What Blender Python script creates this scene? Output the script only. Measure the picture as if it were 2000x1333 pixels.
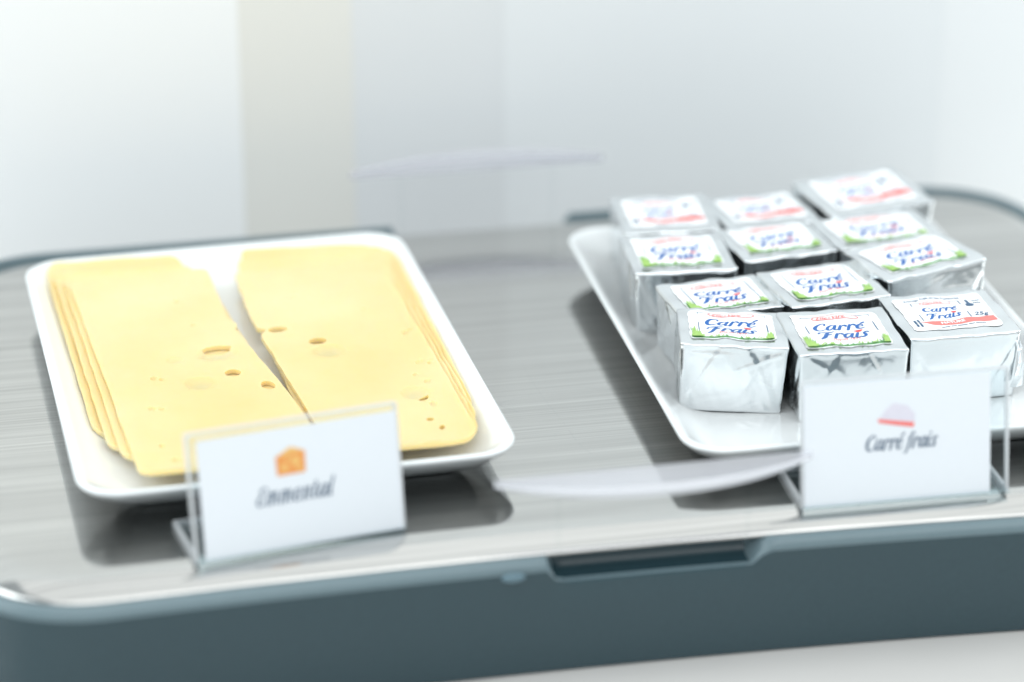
import bpy, math, random
from mathutils import Vector, noise
from mathutils.geometry import delaunay_2d_cdt

scene = bpy.context.scene
for o in list(bpy.data.objects):
    bpy.data.objects.remove(o)
R = math.radians
MM = 0.001

# ------------------------------------------------------------------ camera
cam_data = bpy.data.cameras.new("camera")
cam = bpy.data.objects.new("camera", cam_data)
scene.collection.objects.link(cam)
scene.camera = cam
cam.location = (-0.17664, -0.82747, 0.37378)
cam.rotation_euler = (R(90 - 23.5), 0, R(-12.05))
cam_data.lens = 103.5
cam_data.sensor_width = 36
cam_data.clip_start = 0.01
cam_data.clip_end = 50
cam_data.dof.use_dof = True
cam_data.dof.focus_distance = 0.882
cam_data.dof.aperture_fstop = 4.2

# ------------------------------------------------------------------ light
world = bpy.data.worlds.new("World")
scene.world = world
world.use_nodes = True
bg = world.node_tree.nodes["Background"]
bg.inputs[0].default_value = (0.86, 0.955, 1.0, 1)
bg.inputs[1].default_value = 0.62


def area(name, loc, target, sx, sy, power, col):
    l = bpy.data.lights.new(name, 'AREA')
    l.shape = 'RECTANGLE'
    l.size, l.size_y, l.energy, l.color = sx, sy, power, col
    o = bpy.data.objects.new(name, l)
    scene.collection.objects.link(o)
    o.location = loc
    o.rotation_euler = (Vector(target) - Vector(loc)).to_track_quat('-Z', 'Y').to_euler()
    return o


area("ceiling_light", (0.25, 0.0, 1.35), (0.02, 0.02, 0), 2.6, 2.2, 12.0, (1.0, 0.985, 0.96))
area("front_fill", (-0.05, -1.25, 1.2), (0.0, 0.05, 0), 2.2, 1.4, 13.0, (0.98, 0.99, 1.0))  # added fill lamp above the camera; brightens wall, cards and foil fronts
area("window_light", (-1.25, -0.1, 0.75), (-0.05, 0.05, 0), 0.9, 0.9, 9.0, (0.93, 0.98, 1.0))
area("side_light", (1.1, -0.1, 0.55), (0.1, 0, 0), 0.6, 0.6, 4.0, (0.94, 0.98, 1.0))

vs = scene.view_settings
vs.view_transform = 'Standard'
vs.look = 'None'
vs.gamma = 1
vs.exposure = 0.07
scene.render.engine = 'CYCLES'
scene.cycles.max_bounces = 12
scene.cycles.transparent_max_bounces = 24
scene.cycles.caustics_reflective = False
scene.cycles.caustics_refractive = False
scene.cycles.sample_clamp_indirect = 6
scene.cycles.use_denoising = True

# ------------------------------------------------------------------ materials


def new_mat(name):
    m = bpy.data.materials.new(name)
    m.use_nodes = True
    nt = m.node_tree
    return m, nt, nt.nodes["Principled BSDF"]


def setp(b, **kw):
    for k, v in kw.items():
        n = k.replace('_', ' ')
        if n in b.inputs:
            b.inputs[n].default_value = v


def rgba(c):
    return (c[0], c[1], c[2], 1)


def simple(name, col, rough=0.5, metal=0.0, coat=0.0, spec=0.5, bump=0.0, bscale=200.0, var=0.0):
    m, nt, b = new_mat(name)
    setp(b, Base_Color=rgba(col), Roughness=rough, Metallic=metal, Coat_Weight=coat, Specular_IOR_Level=spec)
    tc = nt.nodes.new('ShaderNodeTexCoord')
    nz = nt.nodes.new('ShaderNodeTexNoise')
    nz.inputs['Scale'].default_value = bscale
    nz.inputs['Detail'].default_value = 4
    nt.links.new(tc.outputs['Object'], nz.inputs['Vector'])
    if bump:
        bp = nt.nodes.new('ShaderNodeBump')
        bp.inputs['Strength'].default_value = bump
        bp.inputs['Distance'].default_value = 0.0003
        nt.links.new(nz.outputs['Fac'], bp.inputs['Height'])
        nt.links.new(bp.outputs['Normal'], b.inputs['Normal'])
    if var:
        mx = nt.nodes.new('ShaderNodeMix')
        mx.data_type = 'RGBA'
        mx.inputs['A'].default_value = rgba([c * (1 - var) for c in col])
        mx.inputs['B'].default_value = rgba([min(1, c * (1 + var)) for c in col])
        nt.links.new(nz.outputs['Fac'], mx.inputs['Factor'])
        nt.links.new(mx.outputs['Result'], b.inputs['Base Color'])
    return m


def mat_porcelain():
    m, nt, b = new_mat("porcelain")
    setp(b, Base_Color=(0.83, 0.865, 0.87, 1), Roughness=0.16, Coat_Weight=0.5, Coat_Roughness=0.04)
    tc = nt.nodes.new('ShaderNodeTexCoord')
    nz = nt.nodes.new('ShaderNodeTexNoise')
    nz.inputs['Scale'].default_value = 60
    nz.inputs['Detail'].default_value = 2
    bp = nt.nodes.new('ShaderNodeBump')
    bp.inputs['Strength'].default_value = 0.12
    bp.inputs['Distance'].default_value = 0.001
    nt.links.new(tc.outputs['Object'], nz.inputs['Vector'])
    nt.links.new(nz.outputs['Fac'], bp.inputs['Height'])
    nt.links.new(bp.outputs['Normal'], b.inputs['Normal'])
    return m


def mat_steel():
    m, nt, b = new_mat("brushed_steel")
    L = nt.links.new
    setp(b, Metallic=1.0, Roughness=0.16)
    tc = nt.nodes.new('ShaderNodeTexCoord')

    def streak(scale, detail, rot=0.0, src=None):
        mp = nt.nodes.new('ShaderNodeMapping')
        mp.inputs['Scale'].default_value = scale
        mp.inputs['Rotation'].default_value = (0, 0, rot)
        L(tc.outputs['Object'], mp.inputs['Vector'])
        nz = nt.nodes.new('ShaderNodeTexNoise')
        nz.inputs['Scale'].default_value = 1
        nz.inputs['Detail'].default_value = detail
        L(mp.outputs['Vector'], nz.inputs['Vector'])
        return nz

    fine = streak((9, 850, 1), 5)
    broad = streak((4, 190, 1), 5)
    cloud = streak((9, 14, 9), 5)
    cr = nt.nodes.new('ShaderNodeValToRGB')
    cr.color_ramp.elements[0].position = 0.3
    cr.color_ramp.elements[0].color = (0.40, 0.40, 0.39, 1)
    cr.color_ramp.elements[1].position = 0.7
    cr.color_ramp.elements[1].color = (0.755, 0.75, 0.725, 1)
    add = nt.nodes.new('ShaderNodeMath')
    add.operation = 'ADD'
    h = nt.nodes.new('ShaderNodeMath')
    h.operation = 'MULTIPLY'
    h.inputs[1].default_value = 0.5
    L(fine.outputs['Fac'], add.inputs[0])
    soft = nt.nodes.new('ShaderNodeMapRange')
    soft.inputs['To Min'].default_value = 0.22
    soft.inputs['To Max'].default_value = 0.78
    L(broad.outputs['Fac'], soft.inputs['Value'])
    L(soft.outputs['Result'], add.inputs[1])
    L(add.outputs[0], h.inputs[0])
    L(h.outputs[0], cr.inputs['Fac'])
    # hairline scratches: thin level sets of two slow noises
    last = cr.outputs['Color']
    for sc, rot, w in (((30, 7, 1), 1.0, 0.0022), ((9, 30, 1), -0.35, 0.002)):
        nz = streak(sc, 1.5, rot)
        s1 = nt.nodes.new('ShaderNodeMath')
        s1.operation = 'SUBTRACT'
        s1.inputs[1].default_value = 0.47
        a1 = nt.nodes.new('ShaderNodeMath')
        a1.operation = 'ABSOLUTE'
        c1 = nt.nodes.new('ShaderNodeMath')
        c1.operation = 'LESS_THAN'
        c1.inputs[1].default_value = w
        L(nz.outputs['Fac'], s1.inputs[0])
        L(s1.outputs[0], a1.inputs[0])
        L(a1.outputs[0], c1.inputs[0])
        # broken up so that a scratch starts and ends
        g1 = nt.nodes.new('ShaderNodeMath')
        g1.operation = 'GREATER_THAN'
        g1.inputs[1].default_value = 0.56
        L(cloud.outputs['Fac'], g1.inputs[0])
        m1 = nt.nodes.new('ShaderNodeMath')
        m1.operation = 'MULTIPLY'
        L(c1.outputs[0], m1.inputs[0])
        L(g1.outputs[0], m1.inputs[1])
        m2 = nt.nodes.new('ShaderNodeMath')
        m2.operation = 'MULTIPLY'
        m2.inputs[1].default_value = 0.22
        L(m1.outputs[0], m2.inputs[0])
        mx = nt.nodes.new('ShaderNodeMix')
        mx.data_type = 'RGBA'
        mx.inputs['B'].default_value = (0.42, 0.43, 0.44, 1)
        L(m2.outputs[0], mx.inputs['Factor'])
        L(last, mx.inputs['A'])
        last = mx.outputs['Result']
    L(last, b.inputs['Base Color'])
    rr = nt.nodes.new('ShaderNodeMapRange')
    rr.inputs['To Min'].default_value = 0.05
    rr.inputs['To Max'].default_value = 0.15
    L(cloud.outputs['Fac'], rr.inputs['Value'])
    L(rr.outputs['Result'], b.inputs['Roughness'])
    bp = nt.nodes.new('ShaderNodeBump')
    bp.inputs['Strength'].default_value = 0.10
    bp.inputs['Distance'].default_value = 0.0002
    L(h.outputs[0], bp.inputs['Height'])
    L(bp.outputs['Normal'], b.inputs['Normal'])
    return m


def mat_foil():
    m, nt, b = new_mat("aluminium_foil")
    L = nt.links.new
    setp(b, Base_Color=(0.81, 0.84, 0.855, 1), Metallic=1.0, Roughness=0.17)
    tc = nt.nodes.new('ShaderNodeTexCoord')
    v = nt.nodes.new('ShaderNodeTexVoronoi')
    v.feature = 'DISTANCE_TO_EDGE'
    v.inputs['Scale'].default_value = 130
    n1 = nt.nodes.new('ShaderNodeTexNoise')
    n1.inputs['Scale'].default_value = 210
    n1.inputs['Detail'].default_value = 5
    n2 = nt.nodes.new('ShaderNodeTexNoise')
    n2.inputs['Scale'].default_value = 90
    n2.inputs['Detail'].default_value = 2
    va = nt.nodes.new('ShaderNodeVectorMath')
    va.operation = 'MULTIPLY_ADD'
    va.inputs[1].default_value = (0.02, 0.02, 0.02)
    L(tc.outputs['Object'], n1.inputs['Vector'])
    L(tc.outputs['Object'], n2.inputs['Vector'])
    L(n2.outputs['Color'], va.inputs[0])
    L(tc.outputs['Object'], va.inputs[2])
    L(va.outputs[0], v.inputs['Vector'])
    s = nt.nodes.new('ShaderNodeMath')
    s.operation = 'MULTIPLY_ADD'
    s.inputs[1].default_value = 0.55
    L(n1.outputs['Fac'], s.inputs[0])
    L(v.outputs['Distance'], s.inputs[2])
    bp = nt.nodes.new('ShaderNodeBump')
    bp.inputs['Strength'].default_value = 0.07
    bp.inputs['Distance'].default_value = 0.0008
    L(s.outputs[0], bp.inputs['Height'])
    L(bp.outputs['Normal'], b.inputs['Normal'])
    return m


def mat_cheese():
    m, nt, b = new_mat("cheese")
    L = nt.links.new
    setp(b, Roughness=0.42, Subsurface_Weight=0.55, Subsurface_Scale=0.004, Coat_Weight=0.12, Coat_Roughness=0.3)
    b.inputs['Subsurface Radius'].default_value = (1.0, 0.7, 0.25)
    tc = nt.nodes.new('ShaderNodeTexCoord')
    nz = nt.nodes.new('ShaderNodeTexNoise')
    nz.inputs['Scale'].default_value = 14
    nz.inputs['Detail'].default_value = 5
    L(tc.outputs['Object'], nz.inputs['Vector'])
    cr = nt.nodes.new('ShaderNodeValToRGB')
    cr.color_ramp.elements[0].position = 0.3
    cr.color_ramp.elements[0].color = (0.80, 0.58, 0.245, 1)
    cr.color_ramp.elements[1].position = 0.7
    cr.color_ramp.elements[1].color = (0.87, 0.69, 0.39, 1)
    L(nz.outputs['Fac'], cr.inputs['Fac'])
    L(cr.outputs['Color'], b.inputs['Base Color'])
    n3 = nt.nodes.new('ShaderNodeTexNoise')
    n3.inputs['Scale'].default_value = 70
    n3.inputs['Detail'].default_value = 6
    L(tc.outputs['Object'], n3.inputs['Vector'])
    rg = nt.nodes.new('ShaderNodeMapRange')
    rg.inputs['From Min'].default_value = 0.3
    rg.inputs['From Max'].default_value = 0.7
    rg.inputs['To Min'].default_value = 0.28
    rg.inputs['To Max'].default_value = 0.55
    L(n3.outputs['Fac'], rg.inputs['Value'])
    L(rg.outputs['Result'], b.inputs['Roughness'])
    mp = nt.nodes.new('ShaderNodeMapping')
    mp.inputs['Scale'].default_value = (60, 900, 60)
    L(tc.outputs['Object'], mp.inputs['Vector'])
    n2 = nt.nodes.new('ShaderNodeTexNoise')
    n2.inputs['Scale'].default_value = 1
    n2.inputs['Detail'].default_value = 3
    L(mp.outputs['Vector'], n2.inputs['Vector'])
    bp = nt.nodes.new('ShaderNodeBump')
    bp.inputs['Strength'].default_value = 0.10
    bp.inputs['Distance'].default_value = 0.0003
    L(n2.outputs['Fac'], bp.inputs['Height'])
    L(bp.outputs['Normal'], b.inputs['Normal'])
    return m


def mat_clear(name, tint, fac_lo, fac_hi, rough, body=None, body_fac=0.0):
    """clear plastic: see-through, with a Fresnel sheen and, for frosted edges, some white body"""
    m = bpy.data.materials.new(name)
    m.use_nodes = True
    nt = m.node_tree
    for n in list(nt.nodes):
        nt.nodes.remove(n)
    L = nt.links.new
    out = nt.nodes.new('ShaderNodeOutputMaterial')
    tr = nt.nodes.new('ShaderNodeBsdfTransparent')
    tr.inputs[0].default_value = rgba(tint)
    gl = nt.nodes.new('ShaderNodeBsdfGlossy')
    gl.inputs['Roughness'].default_value = rough
    lwt = nt.nodes.new('ShaderNodeLayerWeight')
    fr = nt.nodes.new('ShaderNodeMath')
    fr.operation = 'POWER'
    fr.inputs[1].default_value = 4.5
    L(lwt.outputs['Facing'], fr.inputs[0])
    mr = nt.nodes.new('ShaderNodeMapRange')
    mr.inputs['To Min'].default_value = fac_lo
    mr.inputs['To Max'].default_value = fac_hi
    L(fr.outputs[0], mr.inputs['Value'])
    src = tr.outputs[0]
    if body:
        df = nt.nodes.new('ShaderNodeBsdfDiffuse')
        df.inputs[0].default_value = rgba(body)
        tl = nt.nodes.new('ShaderNodeBsdfTranslucent')
        tl.inputs[0].default_value = rgba(body)
        mb = nt.nodes.new('ShaderNodeMixShader')
        mb.inputs[0].default_value = 0.5
        L(df.outputs[0], mb.inputs[1])
        L(tl.outputs[0], mb.inputs[2])
        m2 = nt.nodes.new('ShaderNodeMixShader')
        m2.inputs[0].default_value = body_fac
        L(src, m2.inputs[1])
        L(mb.outputs[0], m2.inputs[2])
        src = m2.outputs[0]
    mx = nt.nodes.new('ShaderNodeMixShader')
    L(mr.outputs['Result'], mx.inputs[0])
    L(src, mx.inputs[1])
    L(gl.outputs[0], mx.inputs[2])
    L(mx.outputs[0], out.inputs['Surface'])
    return m


M = dict(
    porcelain=mat_porcelain(), steel=mat_steel(), foil=mat_foil(), cheese=mat_cheese(),
    clear=mat_clear("clear_acrylic", (0.93, 0.96, 0.97), 0.02, 0.75, 0.03),
    strut=mat_clear('strut_acrylic', (0.985, 0.99, 0.99), 0.0, 0.3, 0.05),
    edge=mat_clear("frosted_edge", (0.95, 0.97, 0.98), 0.08, 0.8, 0.12, (0.98, 0.99, 1.0), 0.8),
    grip=mat_clear("grip_acrylic", (0.95, 0.955, 0.985), 0.06, 0.8, 0.1, (0.95, 0.955, 0.99), 0.36),
    grip_edge=mat_clear("grip_rim_acrylic", (0.96, 0.97, 0.99), 0.1, 0.8, 0.1, (0.97, 0.98, 1.0), 0.78),
    base=simple("dark_teal_plastic", (0.029, 0.060, 0.073), 0.2, bump=0.05, bscale=900, var=0.12),
    rim=simple("sheen_tinted_rim", (0.14, 0.20, 0.222), 0.3, bump=0.04, bscale=900, var=0.08),  # lighter than the body: sheen on rim and recess edge put into colour
    stud=simple("blue_grey_stud", (0.12, 0.20, 0.24), 0.15),
    paper=simple("card_paper", (0.77, 0.81, 0.85), 0.6, bump=0.03, bscale=700, var=0.015),
    label=simple("label_paper", (0.90, 0.92, 0.93), 0.38, coat=0.15, bump=0.02, bscale=300),
    ink_blue=simple("ink_blue", (0.008, 0.115, 0.40), 0.45, var=0.1, bscale=900),
    ink_line=simple("ink_line_blue", (0.035, 0.10, 0.20), 0.45, var=0.1, bscale=900),
    ink_red=simple("ink_red", (0.80, 0.055, 0.055), 0.45, var=0.08, bscale=900),
    ink_coral=simple("ink_coral", (0.86, 0.20, 0.18), 0.45, var=0.08, bscale=900),
    ink_pink=simple("ink_badge_pink", (0.93, 0.80, 0.79), 0.45, var=0.04, bscale=900),
    ink_white=simple("ink_white", (0.92, 0.93, 0.94), 0.45),
    ink_grey=simple("ink_slate", (0.10, 0.15, 0.22), 0.6, var=0.1, bscale=900),
    green=simple("print_green", (0.11, 0.33, 0.10), 0.45, var=0.35, bscale=1400),
    green2=simple("print_light_green", (0.34, 0.56, 0.14), 0.45, var=0.25, bscale=1400),
    orange=simple("print_orange", (0.80, 0.33, 0.09), 0.6, var=0.1, bscale=900),
    amber=simple("print_amber", (0.82, 0.50, 0.16), 0.6, var=0.1, bscale=900),
    mauve=simple("print_mauve", (0.70, 0.68, 0.76), 0.6, var=0.06, bscale=900),
    counter=simple("counter_laminate", (0.60, 0.59, 0.57), 0.35, bump=0.02, bscale=40, var=0.04),
    wall_white=simple("wall_white", (0.93, 0.95, 0.95), 0.45, var=0.012, bscale=9),
    wall_beige=simple("wall_beige", (0.83, 0.83, 0.785), 0.5, var=0.02, bscale=9),
    wall_grey=simple("wall_grey", (0.80, 0.825, 0.835), 0.45, var=0.02, bscale=9),
    wall_pale2=simple("wall_paler_grey", (0.88, 0.905, 0.91), 0.45, var=0.02, bscale=9),
    wall_pale=simple("wall_pale_grey", (0.85, 0.88, 0.89), 0.45, var=0.02, bscale=9),
)

# ------------------------------------------------------------------ helpers


def link(name, me, mat, parent=None):
    o = bpy.data.objects.new(name, me)
    scene.collection.objects.link(o)
    if mat is not None and not me.materials:
        me.materials.append(mat)
    if parent is not None:
        o.parent = parent
    return o


def build(name, verts, faces, mat, parent=None, smooth=True, angle=None):
    """verts in millimetres in the parent's space"""
    me = bpy.data.meshes.new(name)
    me.from_pydata([(v[0] * MM, v[1] * MM, v[2] * MM) for v in verts], [], faces)
    me.validate()
    me.update()
    if smooth:
        me.shade_smooth()
        if angle:
            me.set_sharp_from_angle(angle=R(angle))
    return link(name, me, mat, parent)


def thing(name, label, cat, loc, rz=0.0, group=None, rx=0.0, ry=0.0):
    o = bpy.data.objects.new(name, None)
    scene.collection.objects.link(o)
    o.location = [c * MM for c in loc]
    o.rotation_euler = (R(rx), R(ry), R(rz))
    tag(o, label, cat, group)
    return o


def tag(o, label, cat, group=None):
    o["label"] = label
    o["category"] = cat
    if group:
        o["group"] = group


def rrect(x0, x1, y0, y1, r, n=10, long_n=1):
    """rounded rectangle, counter-clockwise, long_n segments per straight side"""
    pts = []
    cs = [((x1 - r, y0 + r), -90), ((x1 - r, y1 - r), 0), ((x0 + r, y1 - r), 90), ((x0 + r, y0 + r), 180)]
    for (c, a0) in cs:
        arc = [(c[0] + r * math.cos(R(a0 + 90 * i / n)), c[1] + r * math.sin(R(a0 + 90 * i / n))) for i in range(n + 1)]
        if pts and long_n > 1:
            p, q = pts[-1], arc[0]
            for k in range(1, long_n):
                pts.append((p[0] + (q[0] - p[0]) * k / long_n, p[1] + (q[1] - p[1]) * k / long_n))
        pts += arc
    if long_n > 1:
        p, q = pts[-1], pts[0]
        for k in range(1, long_n):
            pts.append((p[0] + (q[0] - p[0]) * k / long_n, p[1] + (q[1] - p[1]) * k / long_n))
    return pts


def rings_mesh(rings, cap0=True, cap1=True):
    n = len(rings[0])
    v, f = [], []
    for r in rings:
        v += r
    for i in range(len(rings) - 1):
        a, b = i * n, (i + 1) * n
        for j in range(n):
            k = (j + 1) % n
            f.append((a + j, a + k, b + k, b + j))
    if cap0:
        f.append(tuple(reversed(range(n))))
    if cap1:
        f.append(tuple(range((len(rings) - 1) * n, len(rings) * n)))
    return v, f


def inside(p, poly):
    x, y = p[0], p[1]
    c = False
    j = len(poly) - 1
    for i in range(len(poly)):
        xi, yi = poly[i][0], poly[i][1]
        xj, yj = poly[j][0], poly[j][1]
        if (yi > y) != (yj > y) and x < (xj - xi) * (y - yi) / (yj - yi) + xi:
            c = not c
        j = i
    return c


def triangulate(outline, holes=(), step=4.0, extra=()):
    """2-D triangles filling an outline with holes, with inner points"""
    pts = [Vector((p[0], p[1])) for p in outline]
    loops = [list(range(len(pts)))]
    for h in holes:
        s = len(pts)
        pts += [Vector((p[0], p[1])) for p in h]
        loops.append(list(range(s, len(pts))))
    edges = []
    for lp in loops:
        edges += [(lp[i], lp[(i + 1) % len(lp)]) for i in range(len(lp))]
    xs = [p[0] for p in outline]
    ys = [p[1] for p in outline]
    y = min(ys) + step * 0.5
    row = 0
    while y < max(ys):
        x = min(xs) + step * (0.5 if row % 2 else 0.25)
        while x < max(xs):
            if inside((x, y), outline) and not any(inside((x, y), h) for h in holes):
                pts.append(Vector((x, y)))
            x += step
        y += step
        row += 1
    pts += [Vector((e[0], e[1])) for e in extra]
    v, e, f, _, _, _ = delaunay_2d_cdt(pts, edges, [], 0, 1e-4)
    out = []
    for t in f:
        c = (sum(v[i][0] for i in t) / len(t), sum(v[i][1] for i in t) / len(t))
        if inside(c, outline) and not any(inside(c, h) for h in holes):
            a = list(t)
            if (v[a[1]] - v[a[0]]).cross(v[a[2]] - v[a[0]]) < 0:
                a.reverse()
            out.append(a)
    return [(p[0], p[1]) for p in v], out


def slab(name, outline, holes, zfun, thick, mat, parent=None, step=4.0, extra=(), dent=None, wall_n=1):
    """a thin sheet with real thickness that follows zfun(x, y) (its underside)"""
    v2, t = triangulate(outline, holes, step, extra)
    n = len(v2)
    top, bot = [], []
    for (x, y) in v2:
        z = zfun(x, y)
        d = dent(x, y) if dent else 0.0
        top.append((x, y, z + thick + d))
        bot.append((x, y, z))
    verts = top + bot
    faces = [tuple(a) for a in t] + [tuple(n + i for i in reversed(a)) for a in t]
    cnt = {}
    for a in t:
        for i in range(3):
            e = (a[i], a[(i + 1) % 3])
            cnt[tuple(sorted(e))] = (cnt.get(tuple(sorted(e)), (0, None))[0] + 1, e)
    for k, (c, e) in cnt.items():
        if c == 1:
            faces.append((e[1], e[0], n + e[0], n + e[1]))
    return build(name, verts, faces, mat, parent, True, 40)


def box(x0, x1, y0, y1, z0, z1, bev=0.0):
    if not bev:
        v = [(x, y, z) for z in (z0, z1) for (x, y) in ((x0, y0), (x1, y0), (x1, y1), (x0, y1))]
        f = [(3, 2, 1, 0), (4, 5, 6, 7), (0, 1, 5, 4), (1, 2, 6, 5), (2, 3, 7, 6), (3, 0, 4, 7)]
        return v, f
    rr = []
    for (i, z) in ((bev, z0), (bev * 0.3, z0 + bev * 0.3), (0, z0 + bev), (0, z1 - bev), (bev * 0.3, z1 - bev * 0.3), (bev, z1)):
        rr.append([(x, y, z) for (x, y) in rrect(x0 + i, x1 - i, y0 + i, y1 - i, max(bev * 1.2 - i, bev * 0.2), 3)])
    return rings_mesh(rr)


def sstep(a, b, x):
    t = min(1.0, max(0.0, (x - a) / (b - a)))
    return t * t * (3 - 2 * t)


# ------------------------------------------------------------------ stroke lettering
G = {
    'C': (1.32, [[(1.18, 1.12, .20), (1.2, 1.38, .16), (0.88, 1.5, .15), (0.42, 1.2, .30), (0.22, 0.65, .40), (0.42, 0.14, .32), (0.85, 0.02, .20), (1.3, 0.32, .08)]]),
    'a': (1.18, [[(0.86, 0.92, .14), (0.55, 1.0, .17), (0.2, 0.65, .30), (0.18, 0.2, .30), (0.42, 0.03, .2), (0.8, 0.5, .12)],
                 [(0.98, 1.0, .26), (0.86, 0.5, .32), (0.86, 0.1, .26), (1.05, 0.02, .16), (1.25, 0.2, .08)]]),
    'r': (0.92, [[(0.3, 1.0, .22), (0.24, 0.55, .32), (0.14, 0.0, .30)], [(0.2, 0.45, .10), (0.45, 0.88, .16), (0.72, 1.0, .24), (0.86, 0.82, .30)]]),
    'e': (0.98, [[(0.2, 0.48, .10), (0.66, 0.62, .14), (0.72, 0.9, .17), (0.45, 1.0, .2), (0.15, 0.62, .31), (0.2, 0.16, .31), (0.52, 0.02, .2), (0.95, 0.32, .08)]]),
    'F': (1.25, [[(-0.28, 1.05, .26), (-0.2, 1.33, .15), (0.25, 1.36, .2), (0.75, 1.36, .2), (1.25, 1.5, .12)],
                 [(0.62, 1.34, .30), (0.5, 0.75, .36), (0.34, 0.1, .38), (0.05, -0.2, .24)], [(0.3, 0.70, .16), (0.65, 0.72, .2), (1.0, 0.86, .16)]]),
    'i': (0.56, [[(0.3, 1.0, .26), (0.2, 0.5, .32), (0.2, 0.1, .26), (0.36, 0.02, .14), (0.55, 0.2, .08)]]),
    's': (0.86, [[(0.78, 0.86, .22), (0.6, 1.0, .18), (0.34, 0.82, .22), (0.45, 0.52, .3), (0.55, 0.2, .28), (0.3, 0.02, .2), (0.02, 0.16, .2)]]),
    'E': (1.02, [[(0.95, 1.28, .2), (0.72, 1.48, .16), (0.36, 1.3, .26), (0.42, 0.9, .2), (0.68, 0.82, .14)], [(0.6, 0.82, .14), (0.2, 0.62, .26), (0.14, 0.2, .3), (0.45, 0.0, .2), (0.95, 0.28, .1)]]),
    'm': (1.45, [[(0.2, 1.0, .2), (0.12, 0.0, .26)], [(0.15, 0.5, .1), (0.45, 1.0, .2), (0.62, 0.8, .24), (0.56, 0.0, .26)], [(0.6, 0.5, .1), (0.9, 1.0, .2), (1.08, 0.8, .24), (1.02, 0.1, .24), (1.3, 0.12, .1)]]),
    'n': (1.0, [[(0.2, 1.0, .2), (0.12, 0.0, .26)], [(0.15, 0.5, .1), (0.48, 1.0, .2), (0.66, 0.8, .24), (0.6, 0.1, .24), (0.88, 0.12, .1)]]),
    't': (0.62, [[(0.34, 1.42, .2), (0.2, 0.5, .26), (0.25, 0.05, .22), (0.55, 0.15, .1)], [(0.02, 1.0, .14), (0.56, 1.02, .14)]]),
    'l': (0.5, [[(0.35, 1.62, .2), (0.2, 0.6, .26), (0.22, 0.06, .22), (0.48, 0.16, .1)]]),
    'f': (0.72, [[(0.88, 1.4, .18), (0.66, 1.58, .18), (0.44, 1.2, .24), (0.26, 0.2, .26), (0.08, -0.38, .22), (-0.18, -0.42, .16)], [(0.06, 0.98, .13), (0.66, 1.02, .13)]]),
    'V': (1.0, [[(0.02, 1.36, .2), (0.2, 1.4, .24), (0.36, 0.6, .3), (0.4, 0.0, .22), (0.72, 0.9, .14), (1.05, 1.5, .16)]]),
    '&': (1.0, [[(0.9, 0.05, .2), (0.4, 0.8, .22), (0.36, 1.1, .18), (0.56, 1.2, .16), (0.62, 0.95, .16), (0.2, 0.45, .22), (0.24, 0.05, .22), (0.55, 0.02, .16), (0.9, 0.5, .12)]]),
    ' ': (0.5, []),
}
ACCENT = [(0.48, 1.22, .14), (0.66, 1.38, .22), (0.86, 1.56, .22)]
IDOT = [(0.30, 1.34, .24), (0.36, 1.42, .24)]


def catmull(pts, sub=5):
    out = []
    n = len(pts)
    for i in range(n - 1):
        p0 = pts[max(i - 1, 0)]
        p1, p2 = pts[i], pts[i + 1]
        p3 = pts[min(i + 2, n - 1)]
        for s in range(sub):
            t = s / sub
            out.append(tuple(0.5 * (2 * p1[k] + (p2[k] - p0[k]) * t + (2 * p0[k] - 5 * p1[k] + 4 * p2[k] - p3[k]) * t * t
                                    + (3 * p1[k] - p0[k] - 3 * p2[k] + p3[k]) * t ** 3) for k in range(3)))
    out.append(pts[-1])
    return out


def ribbon(pts, wscale=1.0):
    """outline strip of a stroke with varying width and rounded ends: (left, right) lists"""
    L_, R_ = [], []
    n = len(pts)
    for i, p in enumerate(pts):
        a, b = pts[max(i - 1, 0)], pts[min(i + 1, n - 1)]
        dx, dy = b[0] - a[0], b[1] - a[1]
        l = math.hypot(dx, dy) or 1
        dx, dy = dx / l, dy / l
        w = max(p[2], 0.02) * wscale * 0.5
        if i == 0:
            for (k, q) in ((0.9, 0.35), (0.45, 0.8)):
                L_.append((p[0] - dx * w * k - dy * w * q, p[1] - dy * w * k + dx * w * q))
                R_.append((p[0] - dx * w * k + dy * w * q, p[1] - dy * w * k - dx * w * q))
        L_.append((p[0] - dy * w, p[1] + dx * w))
        R_.append((p[0] + dy * w, p[1] - dx * w))
        if i == n - 1:
            for (k, q) in ((0.45, 0.8), (0.9, 0.35)):
                L_.append((p[0] + dx * w * k - dy * w * q, p[1] + dy * w * k + dx * w * q))
                R_.append((p[0] + dx * w * k + dy * w * q, p[1] + dy * w * k - dx * w * q))
    return L_, R_


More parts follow.
